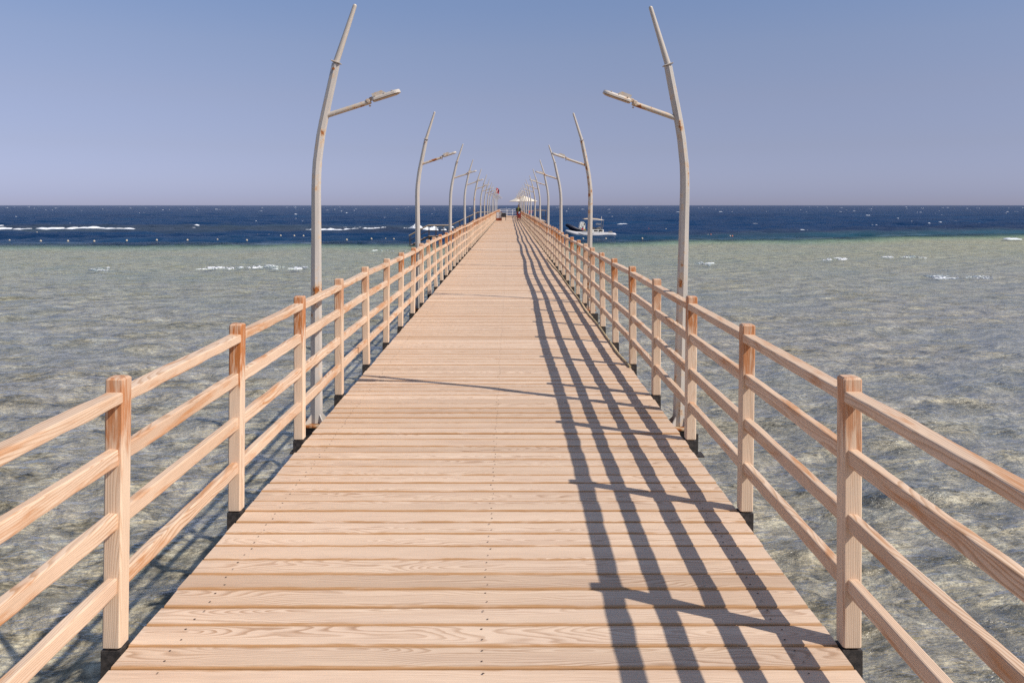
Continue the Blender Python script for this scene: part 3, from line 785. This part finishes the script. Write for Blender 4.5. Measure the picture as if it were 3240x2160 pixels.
def grid_mesh(name, X, Y, Z, mat):
    nr, nc = X.shape
    co = np.stack([X, Y, Z], -1).reshape(-1, 3).astype(np.float32)
    i = np.arange(nr-1)[:, None]*nc+np.arange(nc-1)[None, :]
    q = np.stack([i, i+1, i+nc+1, i+nc], -1).reshape(-1).astype(np.int32); nf = len(q)//4
    me = bpy.data.meshes.new(name); me.vertices.add(len(co)); me.vertices.foreach_set('co', co.ravel())
    me.loops.add(len(q)); me.loops.foreach_set('vertex_index', q)
    me.polygons.add(nf); me.polygons.foreach_set('loop_start', np.arange(0, nf*4, 4, dtype=np.int32)); me.polygons.foreach_set('loop_total', np.full(nf, 4, dtype=np.int32))
    me.polygons.foreach_set('use_smooth', np.ones(nf, dtype=bool)); me.materials.append(mat); me.update(calc_edges=True)
    o = link(name, me); o['kind'] = 'structure'; return o
def sstep(x, a, b):
    t = np.clip((x-a)/(b-a), 0, 1); return t*t*(3-2*t)

# water material
def water_mat():
    t = NT('sea water'); P = t.geo('Position'); x, y, z = t.xyz(P)
    # lines of equal depth wander
    wob = t.map(t.noise(t.comb(t.math('MULTIPLY', x, .06), t.math('MULTIPLY', y, .02), 0), 1.0, 5, .7), .2, .8, -6, 6)
    tilt = t.math('MULTIPLY', t.map(x, 0, 90, 0, 90), -.40)
    e = t.math('ADD', t.math('ADD', y, wob), tilt)
    shallow_tint = t.ramp(t.map(e, 20, 84, 0, 1), [(0.0, (.96, .97, .95)), (.45, (.90, .95, .88)), (.70, (.88, .93, .88)), (.80, (.72, .89, .83)), (.95, (.42, .76, .75))])
    deep = t.map(e, 70, 82, 0, 1, True)
    # second, outer reef on the left: darker, purplish brown water between 108 and 150 m
    rf = t.math('MULTIPLY', t.map(e, 100, 112, 0, 1, True), t.map(e, 128, 152, 1, 0, True))
    rf = t.math('MULTIPLY', rf, t.map(x, -6, 8, .75, .0))
    rf2 = t.math('MULTIPLY', t.math('MULTIPLY', t.map(e, 80, 86, 0, 1, True), t.map(e, 92, 108, 1, 0, True)), t.map(x, 12, 28, 0, .75))
    band = t.noise(t.comb(t.math('MULTIPLY', x, .018), t.math('MULTIPLY', y, .05), 0), 1.0, 5, .65)
    dc = t.ramp(band, [(.3, (.004, .022, .068)), (.55, (.007, .035, .096)), (.75, (.010, .050, .118))])
    dc = t.mix(rf, dc, t.ramp(band, [(.35, (.030, .040, .062)), (.65, (.05, .07, .085))]))
    dc = t.mix(rf2, dc, (.028, .040, .075))
    turq = t.math('MULTIPLY', t.map(e, 66, 78, 0, 1, True), t.map(e, 80, 96, 1, 0, True))
    dc = t.mix(t.math('MULTIPLY', turq, t.map(x, 5, 45, .05, .38)), dc, (.045, .15, .155))
    b1 = t.noise(t.comb(t.math('ADD', t.math('MULTIPLY', x, .55), t.math('MULTIPLY', y, .12)), t.math('SUBTRACT', t.math('MULTIPLY', y, 1.7), t.math('MULTIPLY', x, .25)), 0), 5.2, 4, .62)
    b2 = t.noise(t.comb(t.math('MULTIPLY', x, .35), t.math('MULTIPLY', y, .6), 3.0), 1.6, 4, .6)
    nrm = t.bump(t.math('ADD', t.math('MULTIPLY', b1, .55), t.math('MULTIPLY', b2, t.map(y, 40, 160, .1, 2.2))), .6, .22)
    fr = t.n('Fresnel'); fr.inputs[0].default_value = 1.33; t.put(fr.inputs['Normal'], nrm)
    # short choppy waves the mesh cannot carry far out hide the glancing faces: damp the mirror there
    farf = t.math('MULTIPLY', t.math('POWER', fr.outputs[0], 2.2), .50)
    fac = t.mix(t.map(y, 15, 90, 0, 1), t.math('MINIMUM', t.math('MULTIPLY', fr.outputs[0], 1.7), .70), farf)
    tr = t.n('BsdfTransparent'); t.put(tr.inputs[0], shallow_tint)
    df = t.n('BsdfDiffuse'); t.put(df.inputs[0], dc); t.put(df.inputs['Normal'], nrm)
    m1 = t.n('MixShader'); t.put(m1.inputs[0], deep); t.t.links.new(tr.outputs[0], m1.inputs[1]); t.t.links.new(df.outputs[0], m1.inputs[2])
    gl = t.n('BsdfGlossy'); gl.inputs['Roughness'].default_value = .08; gl.inputs[0].default_value = (1, 1, 1, 1); t.put(gl.inputs['Normal'], nrm)
    m2 = t.n('MixShader'); t.put(m2.inputs[0], fac); t.t.links.new(m1.outputs[0], m2.inputs[1]); t.t.links.new(gl.outputs[0], m2.inputs[2])
    t.t.links.new(m2.outputs[0], t.out.inputs[0]); return t.m
X, Y, hw, ys, NC = sea_grid()
dx = (2*hw/(NC-1))[:, None]; dyr = np.gradient(ys)[:, None]
deepm = sstep(Y-reef_edge(X), -6, 8)
A = R(-82)
sh_c = spectrum(64, .22, 1.9, .27, A, .42, 1.0)
dp_c = spectrum(46, 1.4, 11, .20, A, .50, 1.0)
Z = np.zeros_like(X)
for kx, ky, p, a, lam in sh_c:
    wgt = np.clip((lam/3.0-np.maximum(dx, dyr*abs(math.sin(math.atan2(ky, kx)))))/(lam/6.0), 0, 1)
    rows = wgt[:, 0] > 0; r1 = int(rows.sum() and np.nonzero(rows)[0].max()+1)
    Z[:r1] += wgt[:r1]*a*np.sin(kx*X[:r1]+ky*Y[:r1]+p)*(1-.35*deepm[:r1])
for kx, ky, p, a, lam in dp_c:
    wgt = np.clip((lam/2.5-np.maximum(dx, dyr))/(lam/5.0), 0, 1)*(.10+.90*deepm)
    rows = wgt.max(1) > 0; r1 = int(np.nonzero(rows)[0].max()+1) if rows.any() else 0
    Z[:r1] += wgt[:r1]*a*np.sin(kx*X[:r1]+ky*Y[:r1]+p)
Z *= (np.abs(wide(NC)) <= 1.0)[None, :]
Z += WATER_Z
grid_mesh('sea', X, Y, Z, water_mat())

# seabed
def seabed_mat():
    t = NT('coral rubble seabed'); P = t.geo('Position'); x, y, z = t.xyz(P); P = t.comb(t.math('MULTIPLY', x, .7), y, z)
    W = t.noise(P, 1.3, 3, .5, 0, 1); Pd = t.vmath('ADD', P, t.vmath('SCALE', W, None)) if False else P
    n1 = t.noise(P, .16, 4, .6); n2 = t.noise(P, 2.4, 6, .75, 0); n3 = t.noise(P, 11.0, 5, .72, 0); v = t.vor(P, 2.6)
    c = t.ramp(n2, [(.30, (.06, .064, .066)), (.41, (.31, .265, .18)), (.50, (.54, .46, .33)), (.62, (.74, .66, .50)), (.8, (.56, .58, .48))])
    c = t.mix(t.map(n1, .42, .62, 0, .55, True), c, t.ramp(n3, [(.3, (.29, .285, .25)), (.7, (.54, .52, .45))]))
    c = t.mix(1.0, c, t.ramp(n3, [(.30, .30), (.48, .95), (.68, 1.45)]), 'MULTIPLY')
    c = t.mix(t.map(v, .0, .22, .45, 0, True), c, (.10, .09, .055))
    c = t.mix(t.map(t.math('SUBTRACT', y, t.math('MULTIPLY', t.map(x, 0, 90, 0, 90), .4)), 84, 96, 0, 1), c, (.01, .05, .09))
    d = t.n('BsdfDiffuse'); t.put(d.inputs[0], c); t.put(d.inputs['Normal'], t.bump(n3, .5, .1)); t.t.links.new(d.outputs[0], t.out.inputs[0]); return t.m
ys = [-900.0, -400.0, -200.0, -110.0, -65.0, -45.0, -30.0]
while ys[-1] < 125: ys.append(ys[-1]+(.6 if ys[-1] < 2 else max(.06, .009*ys[-1])))
ys = np.array(ys); u = wide(640); hw2 = 20+.80*np.abs(ys)
X = hw2[:, None]*u[None, :]; Y = np.repeat(ys[:, None], len(u), 1)
Zb = np.zeros_like(X)
for kx, ky, p, a, lam in spectrum(60, .35, 7, .42, 0, 3.0, .9): Zb += a*np.sin(kx*X+ky*Y+p)
# the flat shoals towards its outer edge, then falls away
for kx, ky, p, a, lam in spectrum(50, .28, 1.6, .75, 0, 3.0, 1.0): Zb += a*np.sin(kx*X+ky*Y+p)*(1-sstep(Y, 12, 40))
Zb *= (np.abs(u) <= 1.0)[None, :]
dep = .95-.77*sstep(Y, 4, 46)
Zb = .55*np.tanh(Zb/.55)*dep*.55-dep-4.0*sstep(Y-reef_edge(X), 2, 10)
grid_mesh('seabed', X, Y, WATER_Z+Zb, seabed_mat())

# foam ---------------------------------------------------------------
def foam_mat():
    t = NT('sea foam'); P = t.geo('Position'); n = t.noise(P, 5.0, 4, .65)
    c = t.ramp(n, [(.3, (.62, .66, .70)), (.6, (.85, .86, .87))]); d = t.princ(c, .8, 0, t.bump(n, .5, .08), .1); return t.m
M_FOAM = foam_mat()
def ridge(m, x0, x1, y, h, dp, seed_, step=.14, ang=0.0):
    rr = random.Random(seed_); n = max(6, int((x1-x0)/step)); V = []; k = 7
    ph = [rr.uniform(0, 6.28) for _ in range(6)]
    for i in range(n+1):
        f = i/n; x = x0+(x1-x0)*f
        env = min(1, 4.5*f, 4.5*(1-f))**.6 if 0 < f < 1 else .02
        hh = h*env*max(.08, .55+.28*math.sin(x*.9+ph[0])+.22*math.sin(x*2.3+ph[1])+.16*math.sin(x*5.1+ph[2])+rr.uniform(-.22, .22))
        yo = y+ang*(x-x0)+.6*math.sin(x*.35+ph[3])+.25*math.sin(x*1.3+ph[4])
        for j in range(k):
            a = math.pi*j/(k-1); V.append((x+rr.uniform(-.04, .04), yo-dp*env*math.cos(a)*.5+rr.uniform(-.05, .05), WATER_Z-.06+(hh+.06)*math.sin(a)**.8))
    m.add(V, [(i*k+j, (i+1)*k+j, (i+1)*k+j+1, i*k+j+1) for i in range(n) for j in range(k-1)], True)
def surf(name, segs):
    m = MB()
    for i, s_ in enumerate(segs): ridge(m, *s_, seed_=i*7+len(name))
    o = m.build(name, M_FOAM); o['kind'] = 'stuff'; o['label'] = 'white surf breaking along the reef'; return o
def seg(sx0, sx1, sy, h, dp):
    d = px_to_xy(0, sy)[1]; return ((sx0-1611)*d/2520, (sx1-1611)*d/2520, d, h, dp)
surf('surf', [seg(-120, 180, 726, 0.26, 3.0), seg(100, 424, 725, 0.38, 4.0), seg(-60, 60, 716, 0.19, 2), seg(960, 1330, 727, 0.31, 3.2), seg(1140, 1290, 726.5, .40, 3.5), seg(1275, 1450, 727, .80, 5.0), seg(1300, 1440, 733, .55, 3),
     seg(1050, 1150, 722, 0.19, 2), seg(580, 640, 714, 0.22, 1.5), seg(2500, 2560, 729, 0.15, 1.5), seg(2540, 2600, 741, 0.12, 1.2), seg(3180, 3240, 757, 0.12, 1.2), seg(1950, 2005, 709, 0.19, 1.6), seg(2180, 2215, 712, 0.19, 1.6)])
m = MB()
for i in range(300):
    d = 125*math.exp(rnd.random()**1.1*2.5); xx = rnd.uniform(-.70, .70)*d
    L_ = (.12+.6*rnd.random()**2.5)*(d/150)**.65; ridge(m, xx-L_, xx+L_, d, rnd.uniform(.05, .14)*(d/150)**.5, rnd.uniform(.3, .9), 1000+i, .12*(d/150), rnd.uniform(-.25, .25))
for (a0, a1, sy, cnt) in ((640, 752, 848, 7), (650, 720, 847, 8), (765, 882, 845, 12), (300, 350, 851, 5), (925, 960, 848, 12), (2795, 2910, 812, 10), (2590, 2695, 819, 6), (3055, 3130, 876, 5), (2955, 3010, 876, 12), (2205, 2240, 833, 10), (1185, 1300, 792, 5)):
    for q in range(cnt):
        x, d = px_to_xy(rnd.uniform(a0, a1), sy+rnd.gauss(0, 1.3)); L_ = rnd.uniform(.05, .42)
        ridge(m, x-L_, x+L_, d, rnd.uniform(.02, .08), rnd.uniform(.06, .2), 3000+q, .05, rnd.uniform(-.3, .3))
o = m.build('whitecaps', M_FOAM); o['kind'] = 'stuff'; o['label'] = 'scattered whitecaps on the dark blue sea'

# ------------------------------------------------------------------ world, sun, camera
SUN = Vector((.923, -.469, 1.03)).normalized()
el = math.asin(SUN.z); az = math.atan2(SUN.x, SUN.y)
w = bpy.data.worlds.new('World'); scn.world = w; w.use_nodes = True; nt = w.node_tree; nt.nodes.clear()
sky = nt.nodes.new('ShaderNodeTexSky'); sky.sky_type = 'NISHITA'; sky.sun_disc = False; sky.sun_elevation = el; sky.sun_rotation = az
sky.air_density = 1.0; sky.dust_density = .3; sky.ozone_density = 3.0; sky.altitude = 0
bg = nt.nodes.new('ShaderNodeBackground'); bg.inputs[1].default_value = .10
tint = nt.nodes.new('ShaderNodeMix'); tint.data_type = 'RGBA'; tint.blend_type = 'MULTIPLY'; tint.inputs[0].default_value = 1.0
# the photograph's lavender haze low in the sky: a colour grade of the sky by elevation
tc = nt.nodes.new('ShaderNodeTexCoord'); sx = nt.nodes.new('ShaderNodeSeparateXYZ'); rp = nt.nodes.new('ShaderNodeValToRGB')
nt.links.new(tc.outputs['Generated'], sx.inputs[0]); nt.links.new(sx.outputs[2], rp.inputs[0])
STOPS = [(0.0125, (0.57, 0.616, 1.121)), (0.069, (0.75, 0.653, 0.89)), (0.131, (0.972, 0.773, 0.876)), (0.191, (1.106, 0.899, 0.951)), (0.243, (1.115, 0.972, 1.041))] + [(.5, (1.65, 1.48, 1.36))]
el_ = rp.color_ramp.elements
while len(el_) < len(STOPS): el_.new(.5)
for e_, (p_, c_) in zip(el_, STOPS): e_.position = p_; e_.color = (*c_, 1)
nt.links.new(rp.outputs[0], tint.inputs[7])
wo = nt.nodes.new('ShaderNodeOutputWorld')
nt.links.new(sky.outputs[0], tint.inputs[6]); nt.links.new(tint.outputs[2], bg.inputs[0]); nt.links.new(bg.outputs[0], wo.inputs[0])
sd = bpy.data.lights.new('sun', 'SUN'); sd.energy = 4.5; sd.angle = R(.53); sd.color = (1.0, .93, .84)
so = bpy.data.objects.new('sun', sd); COL.objects.link(so); so.rotation_euler = SUN.to_track_quat('Z', 'Y').to_euler(); so.location = (20, -10, 30)
cd = bpy.data.cameras.new('camera'); cd.sensor_width = 36; cd.lens = 28.0; cd.clip_start = .05; cd.clip_end = 20000
cd.shift_x = (1620-1611)/3240; cd.shift_y = -(1080-648.5)/3240
co = bpy.data.objects.new('camera', cd); COL.objects.link(co); co.location = (0, 0, 1.70); co.rotation_euler = (R(90), 0, 0); scn.camera = co
vs = scn.view_settings; vs.view_transform = 'Standard'; vs.look = 'None'; vs.gamma = 1; vs.exposure = 0.0
scn.render.engine = 'CYCLES'; cy = scn.cycles; cy.use_denoising = False; cy.sample_clamp_direct = 2.0; cy.max_bounces = 8; cy.transparent_max_bounces = 16; cy.caustics_reflective = False; cy.caustics_refractive = False
